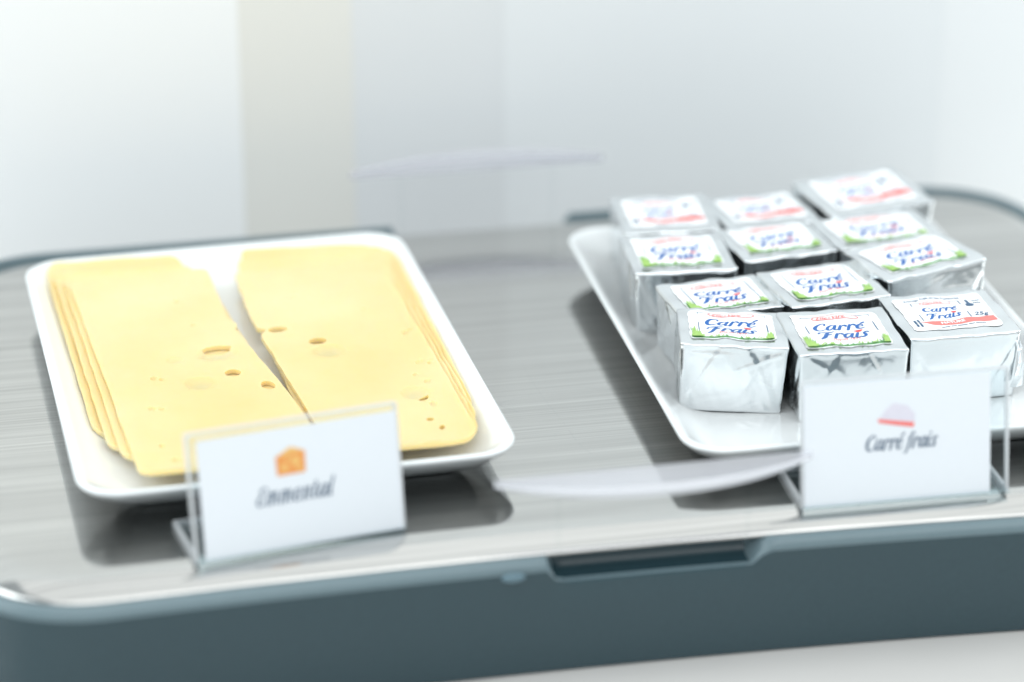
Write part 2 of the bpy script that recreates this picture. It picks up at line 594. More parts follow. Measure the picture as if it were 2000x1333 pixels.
class Print:
    """flat print: strips and polygons in a sheet's own 2-D frame, later laid on a surface"""

    def __init__(self):
        self.v, self.f, self.k = [], [], 0

    def strip(self, pts, wscale=1.0):
        L_, R_ = ribbon(pts, wscale)
        s = len(self.v)
        n = len(L_)
        z = self.k * 0.004
        self.k += 1
        self.v += [(p[0], p[1], z) for p in L_] + [(p[0], p[1], z) for p in R_]
        self.f += [(s + i, s + n + i, s + n + i + 1, s + i + 1) for i in range(n - 1)]

    def poly(self, pts):
        s = len(self.v)
        z = self.k * 0.004
        self.k += 1
        self.v += [(p[0], p[1], z) for p in pts]
        self.f.append(tuple(range(s, s + len(pts))))

    def band(self, top, bot):
        s = len(self.v)
        n = len(top)
        z = self.k * 0.004
        self.k += 1
        self.v += [(p[0], p[1], z) for p in bot] + [(p[0], p[1], z) for p in top]
        self.f += [(s + i, s + i + 1, s + n + i + 1, s + n + i) for i in range(n - 1)]

    def text(self, word, x, y, xh, slant=0.2, weight=1.0, squeeze=1.0, track=0.0):
        """word starts at x on the baseline y with x-height xh; returns its end and the i-dot places"""
        dots = []
        c = x

        def T(p):
            return (c + (p[0] + slant * p[1]) * xh * squeeze, y + p[1] * xh, p[2] * xh * weight)
        for ch in word:
            base = 'e' if ch == 'é' else ch
            adv, st = G[base]
            for s in st:
                self.strip([T(p) for p in catmull(s)])
            if ch == 'é':
                self.strip([T(p) for p in catmull(ACCENT, 3)])
            if ch == 'i':
                dots.append([T(p) for p in IDOT])
            c += (adv + track) * xh * squeeze
        return c, dots

    def font(self, body, x, y, size, width=None, shear=0.0, rot=0.0, arc=0.0, bold=0.0):
        """small print set in Blender's built-in face"""
        cu = bpy.data.curves.new("print", 'FONT')
        cu.body = body
        cu.size = size
        cu.shear = shear
        cu.offset = bold
        cu.resolution_u = 2
        ob = bpy.data.objects.new("print", cu)
        scene.collection.objects.link(ob)
        dg = bpy.context.evaluated_depsgraph_get()
        me = bpy.data.meshes.new_from_object(ob.evaluated_get(dg))
        vs_ = [tuple(v.co) for v in me.vertices]
        w = max(v[0] for v in vs_) - min(v[0] for v in vs_)
        x0 = min(v[0] for v in vs_)
        k = (width / w) if width else 1.0
        ca, sa = math.cos(rot), math.sin(rot)
        s = len(self.v)
        z = self.k * 0.004
        self.k += 1
        W = w * k
        for v in vs_:
            px, py = (v[0] - x0) * k, v[1]
            py += arc * (1 - (2 * px / W - 1) ** 2)
            self.v.append((x + ca * px - sa * py, y + sa * px + ca * py, z))
        self.f += [tuple(s + i for i in p.vertices) for p in me.polygons]
        bpy.data.objects.remove(ob)
        bpy.data.curves.remove(cu)
        bpy.data.meshes.remove(me)

    def lay(self, name, mat, parent, place):
        return build(name, [place(p[0], p[1], p[2]) for p in self.v], self.f, mat, parent, False)


# ------------------------------------------------------------------ setting
cv, cf = box(-900, 1100, -1000, 160, -60, -40)
counter = build("counter", cv, cf, M['counter'], None, False)
counter["kind"] = "structure"

wall_v, wall_f = box(-900, 1100, 176, 196, -60, 420)
wall = build("wall", wall_v, wall_f, M['wall_white'], None, False)
wall["kind"] = "structure"
for (x0, x1, d, mt) in ((-900, -63.41, 11.2, 'wall_white'), (-63.4, -23.01, 11.0, 'wall_beige'), (-23.0, 32.39, 10.8, 'wall_grey'),
                        (32.4, 198.99, 10.6, 'wall_pale'), (199.0, 1100, 10.8, 'wall_pale2')):
    v, f = box(x0, x1, 176 - d, 175.8, -39.8, 400)
    build("panel", v, f, M[mt], wall, True, 40)

# ------------------------------------------------------------------ steel tray
TX0, TX1, TY0, TY1, TR = -175, 207, -129.0, 119.5, 38
tray_rings = []


def bow(p):
    """the long front edge runs very slightly hollow"""
    u = (p[0] + 14) / 130.0
    return (p[0], p[1] + max(-1.5, 5 - u - 4 * u * u) * sstep(-60, -110, p[1])) + tuple(p[2:])



LIPW, LIPR = 13.0, 24.0      # the lip is a shallow roll of radius 24 that ends in a tight fold
prof = []
for i in range(13):
    a = math.asin(12.6 / LIPR) * i / 12
    prof.append((LIPW - LIPR * math.sin(a), -LIPR * (1 - math.cos(a))))
prof += [(0.12, -3.95), (0.0, -4.3), (0.1, -4.6)]
for (ins, z) in [(0.8, -4.9), (LIPW, -1.2)]:
    tray_rings.append([(x, y, z) for (x, y) in rrect(TX0 + ins, TX1 - ins, TY0 + ins, TY1 - ins, TR - ins, 16, 8)])
tray_rings.insert(0, tray_rings.pop())
for (ins, z) in reversed(prof):
    tray_rings.append([(x, y, z) for (x, y) in rrect(TX0 + ins, TX1 - ins, TY0 + ins, TY1 - ins, TR - ins, 16, 8)])
tray_rings = [[bow(p) for p in r] for r in tray_rings]
tv, tf = rings_mesh(tray_rings)
tray = build("serving_tray", tv, tf, M['steel'], None, True, 50)
tag(tray, "flat brushed steel tray with rolled edge under both white dishes", "tray")

# ------------------------------------------------------------------ dark base with finger recesses
base = thing("cooling_base", "dark teal plastic base with rounded rim and finger recess below the steel tray", "base", (0, 0, -40))
n_out = rrect(TX0 - 4, TX1 + 4, TY0 - 4, TY1 + 4, TR + 4, 16, 110)
# profile as (inset from the outer outline, z above the counter)
P_norm = [(i_, z_ + 7.4 if z_ > 11 else z_) for (i_, z_) in [(30, 27.5), (8, 27.6), (4.6, 27.8), (3.4, 28.5), (2.4, 28.7), (1.3, 28.3), (0.5, 27.5), (0.1, 26.5), (0, 25.4), (0, 20), (0.2, 12), (0.6, 5), (1.2, 0.6), (4, 0.0)]]
P_rec = [(i_, z_ + 7.4 if z_ > 11 else z_) for (i_, z_) in [(30, 27.5), (12, 27.4), (9.6, 26.6), (9.3, 25.0), (8.9, 23.4), (7.6, 21.4), (3.0, 21.2), (1.4, 21.9), (0.5, 21.6), (0.05, 20.2), (0.2, 12), (0.6, 5), (1.2, 0.6), (4, 0.0)]]
RC, RH = 14.0, 29.5


def normal_at(pts, i):
    a, b = pts[i - 1], pts[(i + 1) % len(pts)]
    dx, dy = b[0] - a[0], b[1] - a[1]
    l = math.hypot(dx, dy)
    return (-dy / l, dx / l)   # inward for a counter-clockwise loop


rings = [[] for _ in P_norm]
W_REC = []
for i, p in enumerate(n_out):
    nx, ny = normal_at(n_out, i)
    w = 0.0
    if p[1] < TY0 - 3.5 or p[1] > TY1 + 3.5:
        d = RH - abs(p[0] - RC)
        w = min(1.0, max(0.0, (d + 1.5) / 3.0))
        w = w * w * (3 - 2 * w)
    W_REC.append(w)
    for k in range(len(P_norm)):
        ins = P_norm[k][0] * (1 - w) + P_rec[k][0] * w
        z = P_norm[k][1] * (1 - w) + P_rec[k][1] * w
        if k < 9:
            z += 3.6 * sstep(60, 112, p[1]) * (1 - w) * (1.0 if k > 2 else 0.0)
        rings[k].append((p[0] + nx * ins, p[1] + ny * ins, z))
rings.reverse()
cut = len(rings) - 9
rings = [[bow(p) for p in r] for r in rings]
bv, bf = rings_mesh(rings[:cut + 1], True, False)
build("body", bv, bf, M['base'], base, True, 60)
bv, bf = rings_mesh(rings[cut:], False, True)
rim_o = build("rim", bv, bf, M['rim'], base, True, 60)
rim_o.data.materials.append(M['base'])
n_col = len(n_out)
for pl in rim_o.data.polygons:
    i, j = divmod(pl.index, n_col)
    if i < 8 and 2 <= 8 - i <= 6 and W_REC[j] > 0.4 and W_REC[(j + 1) % n_col] > 0.4:
        pl.material_index = 1
# small stud on the front face
sr = []
for (r, d) in ((3.4, 0.1), (3.4, 0.5), (2.9, 0.9), (1.8, 1.1)):
    sr.append([(-27 + r * math.cos(2 * math.pi * i / 24), TY0 - 4 + 4.9 - d, 32.0 + 0.42 * r * math.sin(2 * math.pi * i / 24)) for i in range(24)])
v, f = rings_mesh(sr)
build("stud", v, f, M['stud'], base, True, 40)


# ------------------------------------------------------------------ clear crescent grips
def make_grip(y, sgn, label):
    g = thing("clear_grip", label, "grip", (13, y, 0))
    W2 = 45.0
    N = 40
    inner, outer = [], []
    for i in range(N + 1):
        t = -1 + 2 * i / N
        b = (1 - abs(t) ** 2.2)
        inner.append((W2 * t, 0.0))
        outer.append((W2 * t * 0.995, sgn * (-0.6 - 11.5 * b)))
    z0, z1 = 19.2, 21.4
    loop = inner + outer[::-1]
    rr = [[(x, yy, z) for (x, yy) in loop] for z in (z0, z1)]
    v, f = rings_mesh(rr)
    build("ledge", v, f, M['grip'], g, True, 40)
    # whitish rolled outer rim
    R_ = []
    for i in range(N + 1):
        x, yy = outer[i]
        rad = 0.35 + 1.25 * (1 - abs(-1 + 2 * i / N) ** 3)
        R_.append([(x, yy + rad * math.cos(2 * math.pi * k / 10), 19.9 + rad * math.sin(2 * math.pi * k / 10)) for k in range(10)])
    v, f = rings_mesh(R_)
    build("rolled_rim", v, f, M['grip_edge'], g, True, 60)
    # slim clear struts standing on the base rim
    for sx in (-1, 1):
        v, f = box(sx * 27 - 0.7, sx * 27 + 0.7, -0.4, 0.4, -3.6, 19.0, 0.3)
        build("strut", v, f, M['strut'], g, True, 40)
    return g


make_grip(-126.5, 1, "clear crescent-shaped grip in front, left of the carré frais name card")
make_grip(119.0, -1, "clear crescent-shaped grip at the back, against the grey wall panel")

# ------------------------------------------------------------------ porcelain dishes
PROFILE = [(24, 0.9), (17.5, 0.8), (17.0, 0.0), (15.4, 0.0), (14.8, 1.0), (12.0, 2.2), (8.0, 4.2), (4.2, 7.0), (1.6, 9.4), (0.4, 10.9), (0.0, 11.7), (0.25, 12.25), (0.9, 12.5),
           (1.8, 12.3), (3.0, 11.5), (5.2, 9.4), (9.0, 6.6), (13.0, 4.9), (18.0, 4.1), (24.0, 4.0)]
HX, HY = 63.0, 89.0


def make_dish(label, c, rot):
    d = thing("serving_dish", label, "dish", (c[0], c[1], 0), rot, "rectangular white porcelain dishes")
    rr = []
    for (ins, z) in PROFILE:
        r = max(13.0 - ins * 0.55, 4.0)
        rr.append([(x, y, z) for (x, y) in rrect(-HX + ins, HX - ins, -HY + ins, HY - ins, r, 8, 6)])
    v, f = rings_mesh(rr)
    o = build("body", v, f, M['porcelain'], d)
    s = o.modifiers.new("smooth", 'SUBSURF')
    s.levels = s.render_levels = 1
    return d


LC, LROT = (-81.4, -4.6), 1.7
RCN, RROT = (94.0, -15.5), -1.2
make_dish("white rectangular dish holding the yellow cheese slices", LC, LROT)
make_dish("white rectangular dish holding the foil wrapped portions", RCN, RROT)
INNER = [(0.9, 12.5), (1.8, 12.3), (3.0, 11.5), (5.2, 9.4), (9.0, 6.6), (13.0, 4.9), (18.0, 4.1), (24.0, 4.0), (200, 4.0)]


def dish_z(x, y, c, rot):
    a = R(-rot)
    dx, dy = x - c[0], y - c[1]
    u = dx * math.cos(a) - dy * math.sin(a)
    v = dx * math.sin(a) + dy * math.cos(a)
    du, dv = HX - abs(u), HY - abs(v)
    d = min(du, dv)
    if du < 16 and dv < 16:
        d = 16 - math.hypot(16 - du, 16 - dv)
    if d <= 0.9:
        return 12.5
    for i in range(len(INNER) - 1):
        if d <= INNER[i + 1][0]:
            t = (d - INNER[i][0]) / (INNER[i + 1][0] - INNER[i][0])
            return INNER[i][1] + (INNER[i + 1][1] - INNER[i][1]) * t
    return 4.0


# ------------------------------------------------------------------ cheese slices
def soft_outline(corners, radii, wob, seed):
    """corners joined by slightly wavering edges with rounded corners"""
    out = []
    n = len(corners)
    for i in range(n):
        p0, p, p1 = Vector(corners[i - 1]), Vector(corners[i]), Vector(corners[(i + 1) % n])
        r = radii[i] if isinstance(radii, (list, tuple)) else radii
        a = p + (p0 - p).normalized() * min(r, (p0 - p).length * 0.45)
        b = p + (p1 - p).normalized() * min(r, (p1 - p).length * 0.45)
        for k in range(5):
            t = k / 4
            out.append(a * (1 - t) ** 2 + p * 2 * t * (1 - t) + b * t * t)
    dense = []
    for i in range(len(out)):
        a, b = out[i], out[(i + 1) % len(out)]
        l = (b - a).length
        m = max(1, int(l / 2.5))
        for k in range(m):
            dense.append(a + (b - a) * k / m)
    res = []
    for i, p in enumerate(dense):
        q = p * 0.12
        dx = noise.noise(Vector((q.x, q.y, seed))) * wob
        dy = noise.noise(Vector((q.x, q.y, seed + 7))) * wob
        res.append((p.x + dx, p.y + dy))
    return res


def ell(cx, cy, rx, ry, rot=0.0, n=18, jag=0.0, seed=0):
    out = []
    for i in range(n):
        a = 2 * math.pi * i / n
        k = 1 + jag * noise.noise(Vector((math.cos(a) * 2, math.sin(a) * 2, seed)))
        x, y = rx * k * math.cos(a), ry * k * math.sin(a)
        out.append((cx + x * math.cos(rot) - y * math.sin(rot), cy + x * math.sin(rot) + y * math.cos(rot)))
    return out


TH = 1.5


def cheese(label, corners, radii, level, seed, holes=(), dents=(), wob=0.3, thick=TH, curl=None):
    out = soft_outline(corners, radii, wob, seed)

    def zf(x, y):
        w = 0.35 * noise.noise(Vector((x * 0.03, y * 0.03, seed))) + 0.35
        z = dish_z(x, y, LC, LROT) + 0.15 + level * (TH + 0.12) + w
        if curl:
            z += curl(x, y)
        return z
    extra = []
    for (cx, cy, rx, ry, dep) in dents:
        for rr in (0.0, 0.25, 0.5, 0.7, 0.85, 1.0, 1.15):
            m = 1 if rr == 0 else 14
            extra += [(cx + rx * rr * math.cos(6.283 * i / m + rr), cy + ry * rr * math.sin(6.283 * i / m + rr)) for i in range(m)]
    extra = [e for e in extra if inside(e, out) and not any(inside(e, h) for h in holes)]

    def dent(x, y):
        d = 0.06 * noise.noise(Vector((x * 0.25, y * 0.25, seed + 3)))
        for (cx, cy, rx, ry, dep) in dents:
            q = math.hypot((x - cx) / rx, (y - cy) / ry)
            if q < 1.0:
                d -= min(1.15, dep * 1.25) * math.sqrt(max(0.0, 1 - q * q))
        return d
    o = slab("cheese_slice", out, holes, zf, thick, M['cheese'], None, 3.5, extra, dent)
    tag(o, label, "cheese slice", "cheese slices on the left dish")
    return o


rnd = random.Random(4)
# left stack, lowest first; corners: back-left, front-left, front-right, back-right
cheese("lowest cheese slice of the left stack, reaching farthest left and back", [(-139.5, 79.0), (-134.0, -43.5), (-78, -58), (-95.2, 79.5)], [7, 6, 3, 4], 0, 1.3)
cheese("second lowest cheese slice of the left stack", [(-137.2, 74.5), (-130.6, -56.5), (-77, -66), (-92.2, 74.5)], [7, 6, 3, 3], 1, 2.1)
cheese("cheese slice just under the top one of the left stack", [(-134.6, 71.2), (-127.4, -66.0), (-72.0, -75), (-89.6, 70.6)], [7, 5, 3, 3], 2, 3.7, holes=[ell(-85.0, 22, 2.4, 2.0), ell(-118, -30, 2.2, 2.6)])
cheese("top cheese slice of the left stack, dotted with several holes",
       [(-133.2, 66.5), (-128.6, -2), (-123.8, -81.0), (-112, -83.5), (-70.5, -80.0), (-73.2, -46), (-85.0, 16.5), (-83.6, 20), (-86.2, 24), (-87.6, 67.5)],
       [9, 20, 5, 8, 6, 12, 1.5, 2, 1.5, 3], 3, 4.4,
       holes=[ell(-89.8, -17.5, 2.5, 2.7, n=16), ell(-80.6, -28.5, 2.1, 3.2, 0.2, 16), ell(-92.4, 1.6, 4.6, 2.5, 0.12, 24, 0.15, 2)],
       dents=[(-92.6, -2.2, 5.8, 5.2, 0.9), (-100.2, -23, 4.6, 4.4, 1.15), (-106, -4, 2.6, 2.2, 0.35), (-100.4, 42.6, 1.3, 1.5, 0.7), (-113.5, -16.3, 1.1, 1.6, 0.7), (-111.3, -17.6, 0.9, 1.1, 0.6),
              (-116.2, -38.0, 1.2, 1.6, 0.6), (-113.5, -38.6, 1.0, 1.2, 0.5), (-113.0, -74, 1.2, 1.4, 0.7), (-116, -64, 0.9, 1.2, 0.6), (-97.5, 22, 0.8, 0.9, 0.4)])
# right stack
cheese("lowest cheese slice of the right stack, its rounded corner at the back", [(-75.3, 80.0), (-70, -68), (-22.8, -60), (-25.6, 80.4)], [2, 4, 10, 15], 0, 5.2)
cheese("second lowest cheese slice of the right stack", [(-77.0, 75.0), (-71.5, -72), (-23.8, -66), (-28.0, 76.0)], [2, 4, 5, 14], 1, 6.6)
cheese("third cheese slice of the right stack, under its top slice", [(-78.8, 65.5), (-73, -60), (-71.5, -76), (-25.0, -74), (-29.8, 68.0)], [2, 5, 4, 5, 14], 2, 7.9, wob=0.45, holes=[ell(-74.5, 12.2, 2.6, 2.6), ell(-60.6, 0.6, 2.0, 2.0)])
cheese("top cheese slice of the right stack, pitted near its right edge",
       [(-79.4, 55), (-79.2, 35), (-78.4, 15.5), (-75.4, 13.4), (-77.6, 9.6), (-71.8, -47), (-68.6, -79), (-53, -84.5), (-39, -83.5), (-26.4, -77.0), (-31.6, 56)],
       [3, 6, 1, 0.8, 1.2, 15, 4, 8, 6, 4, 15], 3, 9.1, wob=0.45,
       holes=[ell(-72.0, 12.8, 3.2, 2.2, 0.1, 16), ell(-61.2, 1.2, 2.9, 2.4, 0.15, 16), ell(-36.8, -47, 1.5, 2.6, -0.5, 14, 0.5, 3), ell(-37.7, -62.3, 1.2, 1.2, 0, 10), ell(-35.3, -68.4, 0.9, 1.6, -0.3, 10), ell(-40.4, -79.6, 3.0, 1.0, 0.1, 14, 0.5, 5)],
       dents=[(-58.8, -6.5, 5.0, 4.6, 1.05), (-38.6, -43.2, 4.2, 4.6, 0.9), (-33.7, 1.0, 1.2, 1.8, 0.8), (-32.2, 2.4, 0.9, 1.1, 0.6), (-33.2, -22, 1.5, 1.8, 0.6), (-34.8, -52, 1.2, 2.0, 0.6), (-33.6, -36, 1.1, 1.5, 0.6),
              (-30.6, -24, 0.8, 1.0, 0.5), (-36.2, -30, 0.8, 1.2, 0.5), (-64, 38, 1.0, 1.1, 0.35), (-43, 24, 0.7, 0.8, 0.35), (-47, -58, 0.8, 1.0, 0.4)])


# ------------------------------------------------------------------ foil wrapped portions
def tent(s, w):
    return max(0.0, 1 - abs(s) / w)


def make_portion(label, c, W, D, ztop, rz, kind, seed, rx=0.0, ry=0.0, foldx=True):
    rnd = random.Random(seed)
    z_base = 4.15
    H = ztop - z_base
    t = thing("foil_portion", label, "cheese portion", (c[0], c[1], z_base), rz, "foil wrapped cheese portions", rx, ry)
    ph = [rnd.uniform(0, 6.28) for _ in range(6)]
    am = rnd.uniform(0.8, 1.25)

    def wave(x, y):
        return am * (0.22 * math.sin(x * 0.42 + ph[0]) * math.cos(y * 0.18 + ph[1]) + 0.12 * math.sin(y * 0.5 + ph[2]) + 0.10 * math.sin(x * 0.8 + y * 0.3 + ph[3]))

    N = 46
    # creases per side face: (u0, v0, direction, half length, width, height)
    cre = {}
    for fc in ('x-', 'x+', 'y-', 'y+', 't'):
        L_ = []
        for _ in range(13 if fc != 't' else 4):
            L_.append((rnd.uniform(-1, 1), rnd.uniform(0, 1), rnd.uniform(0, 3.14), rnd.uniform(3, 10), rnd.uniform(0.7, 1.8), rnd.choice((-0.5, 1, 1)) * rnd.uniform(0.05, 0.2)))
        cre[fc] = L_

    def side_disp(fc, a, z, half):
        """a along the face in mm from its middle, z height; outward displacement"""
        u = a / half
        v = 1 - z / H
        d = 0.0
        # envelope fold: a flap that narrows downwards on two faces, upwards on the others
        if (fc[0] == 'y') == foldx:
            edge = 1.02 - 0.66 * v
            d += 0.42 * sstep(-0.03, 0.03, edge - abs(u))
        else:
            edge = 0.25 + 0.8 * v
            d += 0.34 * sstep(-0.03, 0.03, edge - abs(u))
        # crumpling along the upper edge and corners
        d += 0.20 * noise.noise(Vector((a * 0.16, z * 0.10, seed * 1.7 + ord(fc[0]) + ord(fc[1]))))
        d += 0.30 * abs(noise.noise(Vector((a * 0.22 + z * 0.1, z * 0.07, seed * 2.3 + ord(fc[1]))))) * (0.3 + v)
        for (u0, v0, an, hl, w, h) in cre[fc]:
            px, pz = a - u0 * half, z - (1 - v0) * H
            s = -px * math.sin(an) + pz * math.cos(an)
            l = abs(px * math.cos(an) + pz * math.sin(an))
            if l < hl:
                d += h * tent(s, w) * min(1.0, (hl - l) / 2.5)
        # belly
        d += 0.5 * (1 - u * u) * math.sin(math.pi * min(1, max(0, z / H))) - 0.25
        fade = min(1.0, (1 - abs(u)) * 6) * min(1.0, z / 1.2) * min(1.0, (H - z) / 1.0)
        return d * max(0.0, fade)

    rc = 1.1
    verts, faces, index = [], [], {}

    def addv(i, j, k):
        key = (i, j, k)
        if key in index:
            return index[key]
        fx, fy, fz = i / N * 2 - 1, j / N * 2 - 1, k / N
        x, y, z = fx * W / 2, fy * D / 2, fz * H
        # rounded edges
        cx = max(-W / 2 + rc, min(W / 2 - rc, x))
        cy = max(-D / 2 + rc, min(D / 2 - rc, y))
        cz = max(rc, min(H - rc * 0.7, z))
        v = Vector((x - cx, y - cy, z - cz))
        if v.length > 1e-6:
            q = v.normalized() * rc
            x, y, z = cx + q.x, cy + q.y, min(cz + q.z, H)
        tp = 0.955 + 0.045 * fz + 0.012 * sstep(0.9, 1.0, fz)
        dx = dy = dz = 0.0
        if i == 0:
            dx -= side_disp('x-', y, z, D / 2)
        if i == N:
            dx += side_disp('x+', y, z, D / 2)
        if j == 0:
            dy -= side_disp('y-', x, z, W / 2)
        if j == N:
            dy += side_disp('y+', x, z, W / 2)
        if k == N:
            e = min(1.0, (1 - max(abs(fx), abs(fy))) * 5)
            r_ = 0.0
            for (u0, v0, an, hl, w, h) in cre['t']:
                px, py = x - u0 * W / 2, y - (v0 * 2 - 1) * D / 2
                s = -px * math.sin(an) + py * math.cos(an)
                r_ += h * tent(s, w) * (1 - e) * 0.8
            dz += r_
        wt = sstep(0.75, 1.0, fz)
        x, y, z = x * tp + dx, y * tp + dy, z + dz + wt * wave(x, y)
        index[key] = len(verts)
        verts.append((x, y, z))
        return index[key]

    for a in range(N):
        for b in range(N):
            faces.append((addv(a, b, 0), addv(a, b + 1, 0), addv(a + 1, b + 1, 0), addv(a + 1, b, 0)))
            faces.append((addv(a, b, N), addv(a + 1, b, N), addv(a + 1, b + 1, N), addv(a, b + 1, N)))
            faces.append((addv(a, 0, b), addv(a + 1, 0, b), addv(a + 1, 0, b + 1), addv(a, 0, b + 1)))
            faces.append((addv(a, N, b), addv(a, N, b + 1), addv(a + 1, N, b + 1), addv(a + 1, N, b)))
            faces.append((addv(0, a, b), addv(0, a, b + 1), addv(0, a + 1, b + 1), addv(0, a + 1, b)))
            faces.append((addv(N, a, b), addv(N, a + 1, b), addv(N, a + 1, b + 1), addv(N, a, b + 1)))
    build("wrapper", verts, faces, M['foil'], t)

    # paper label
    lw, ld = W * 0.80, D * 0.76
    ox, oy = rnd.uniform(-0.4, 0.4), D * 0.02 + rnd.uniform(-0.3, 0.3)

    def surf(x, y, z=0.0):
        return (x, y, H + wave(x, y) + z)
    out = []
    for (x, y) in rrect(-lw / 2, lw / 2, -ld / 2, ld / 2, 1.6, 5, 14):
        out.append((x + ox + 0.12 * math.sin(y * 1.4 + ph[4]), y + oy + 0.22 * math.sin(x * 0.9 + ph[5])))
    lab = slab("label", out, (), lambda x, y: H + wave(x, y) + 0.10, 0.10, M['label'], t, 2.0)

    def place(u, v, z):
        """u, v in 0..1 label units scaled to 24 x 22"""
        x = (u / 24.0 - 0.5) * lw + ox
        y = (v / 22.0 - 0.5) * ld + oy
        return surf(x, y, 0.26 + z)

    def badge(cx, cy, s):
        p = Print()
        top, bot = [], []
        for i in range(25):
            a = -1 + 2 * i / 24
            wv = 0.35 * math.cos(a * 3.1) * s
            hh = 1.45 * s * (1 - abs(a) ** 6) ** 0.5 if abs(a) < 1 else 0
            top.append((cx + a * 5.9 * s, cy + hh + wv))
            bot.append((cx + a * 5.9 * s, cy - hh * 0.8 + wv * 0.4))
        p.band(top, bot)
        p.lay("badge", M['ink_pink'], lab, lambda u, v, z: place(u, v, z))
        q = Print()
        loop = [(a[0], a[1], 0.2 * s) for a in top] + [(a[0], a[1], 0.2 * s) for a in reversed(bot)]
        q.strip(loop)
        e, _ = q.text("Elle", cx - 4.9 * s, cy - 0.75 * s, 1.0 * s, 0.22, 0.74, 1.0)
        e, _ = q.text("&", e + 0.1 * s, cy - 0.55 * s, 0.75 * s, 0.2, 0.6, 0.9)
        e, d = q.text("Vire", e + 0.15 * s, cy - 0.7 * s, 1.0 * s, 0.22, 0.74, 1.0)
        for k in d:
            q.strip(k)
        q.lay("lettering", M['ink_red'], lab, lambda u, v, z: place(u, v, z + 0.05))

    def words(cx, y1, y2, xh):
        p = Print()
        p.text("Carré", cx - 2.75 * xh, y1, xh, 0.22, 1.0, 0.97)
        _, d = p.text("Frais", cx - 2.35 * xh, y2, xh, 0.22, 1.0, 0.97)
        p.lay("lettering", M['ink_blue'], lab, lambda u, v, z: place(u, v, z))
        q = Print()
        hx, hy = d[0][0][0] + 0.1 * xh, d[0][0][1]
        q.poly([(hx + 0.46 * xh * math.cos(a) * (0.92 + 0.15 * math.sin(3 * a)), hy + 0.12 * xh + 0.22 * xh * math.sin(a) + 0.06 * xh * math.cos(2 * a)) for a in [6.283 * i / 18 for i in range(18)]])
        q.lay("heart_mark", M['ink_red'], lab, lambda u, v, z: place(u, v, z + 0.05))

    if kind == 'A':
        p = Print()
        p.strip([(6.6, 19.9, .22), (4, 19.9, .24), (2.7, 19.9, .26)])
        p.strip([(2.7, 19.9, .22), (2.8, 10, .27), (2.9, 1.6, .27)])
        p.strip([(17.4, 19.9, .22), (20, 19.9, .24), (21.9, 19.9, .26)])
        p.strip([(21.9, 19.9, .26), (22.0, 10, .33), (22.1, 2.2, .33)])
        p.lay("border_line", M['ink_line'], lab, place)
        badge(12.2, 18.8, 1.12)
        words(12.0, 10.9, 5.3, 2.85)
        q = Print()
        q.font("Depuis 1877", 8.2, 3.6, 1.75, 8.0, 0.25, 0.04, 0.4, 0.02)
        q.lay("small_print", M['ink_coral'], lab, place)
        # printed meadow along the lower edge
        g1, g2 = Print(), Print()
        top, bot = [], []
        for i in range(49):
            u = 0.7 + 22.6 * i / 48
            h = 0.75 + 0.35 * noise.noise(Vector((u * 1.3, seed, 0))) + 3.2 * math.exp(-((u - 0.9) / 1.6) ** 2) + 2.0 * math.exp(-((u - 23.0) / 1.2) ** 2)
            b = 0.45 if 0.9 < u < 23.1 else 1.0
            bot.append((u, b))
            top.append((u, b + 0.35 + h))
        g1.band(top, bot)
        for i in range(90):
            s = rnd.random()
            if s < 0.45:
                u = 0.8 + abs(rnd.gauss(0, 1.2))
                hmax = 7.4 * math.exp(-((u - 0.8) / 2.0) ** 2) + 1.2
            elif s < 0.75:
                u = 23.1 - abs(rnd.gauss(0, 0.9))
                hmax = 5.0 * math.exp(-((u - 23.1) / 1.6) ** 2) + 1.0
            else:
                u = rnd.uniform(1, 23)
                hmax = 1.9
            b = 0.6 + rnd.random() * 0.5
            h = hmax * rnd.uniform(0.5, 1.0)
            l = rnd.uniform(-0.9, 0.9)
            w = rnd.uniform(0.25, 0.55)
            (g2 if rnd.random() < 0.6 else g1).poly([(max(0.35, u - w), b), (min(23.6, u + w), b), (min(23.7, max(0.3, u + l)), b + h)])
        g1.lay("meadow_print", M['green'], lab, place)
        g2.lay("grass_blades", M['green2'], lab, lambda u, v, z: place(u, v, z * 0.3 + 0.42))
    else:
        p = Print()
        p.strip([(4.2, 18.6, .26), (4.2, 10, .26), (4.2, 6.4, .26)])
        p.strip([(4.2, 18.6, .2), (7.2, 18.7, .2)])
        p.strip([(14.6, 18.7, .2), (17.3, 18.6, .2)])
        p.strip([(17.3, 18.6, .3), (17.4, 10, .3), (17.4, 7.0, .3)])
        p.font("Fromage Frais au lait Pasteurisé", 3.0, 19.6, 1.75, 15.2, 0.0, 0.0, 0.8, 0.03)
        p.font("25g", 18.6, 8.0, 2.7, 4.2, 0.3, 0.0, 0.0, 0.05)
        # thermometer
        p.strip([(19.4, 18.2, .8), (19.4, 14.8, .8)])
        p.poly([(19.4 + 1.15 * math.cos(a), 14.6 + 1.15 * math.sin(a)) for a in [6.283 * i / 14 for i in range(14)]])
        for (dx, dy, dl) in ((20.9, 17.5, 0.7), (21.9, 17.5, 0.9), (20.9, 15.9, 0.5), (21.7, 15.9, 1.0)):
            p.strip([(dx, dy, .5), (dx + dl, dy, .5)])
        for (dx, dy, dl) in ((1.5, 2.6, 1.2), (1.5, 4.4, 2.0), (2.5, 2.2, 2.4), (2.5, 5.2, 1.6)):
            p.strip([(dx, dy, .55), (dx, dy + dl, .55)])
        p.lay("small_print", M['ink_line'], lab, place)
        badge(10.9, 17.9, 0.74)
        words(10.7, 12.0, 7.9, 1.9)
        q = Print()
        top, bot = [], []
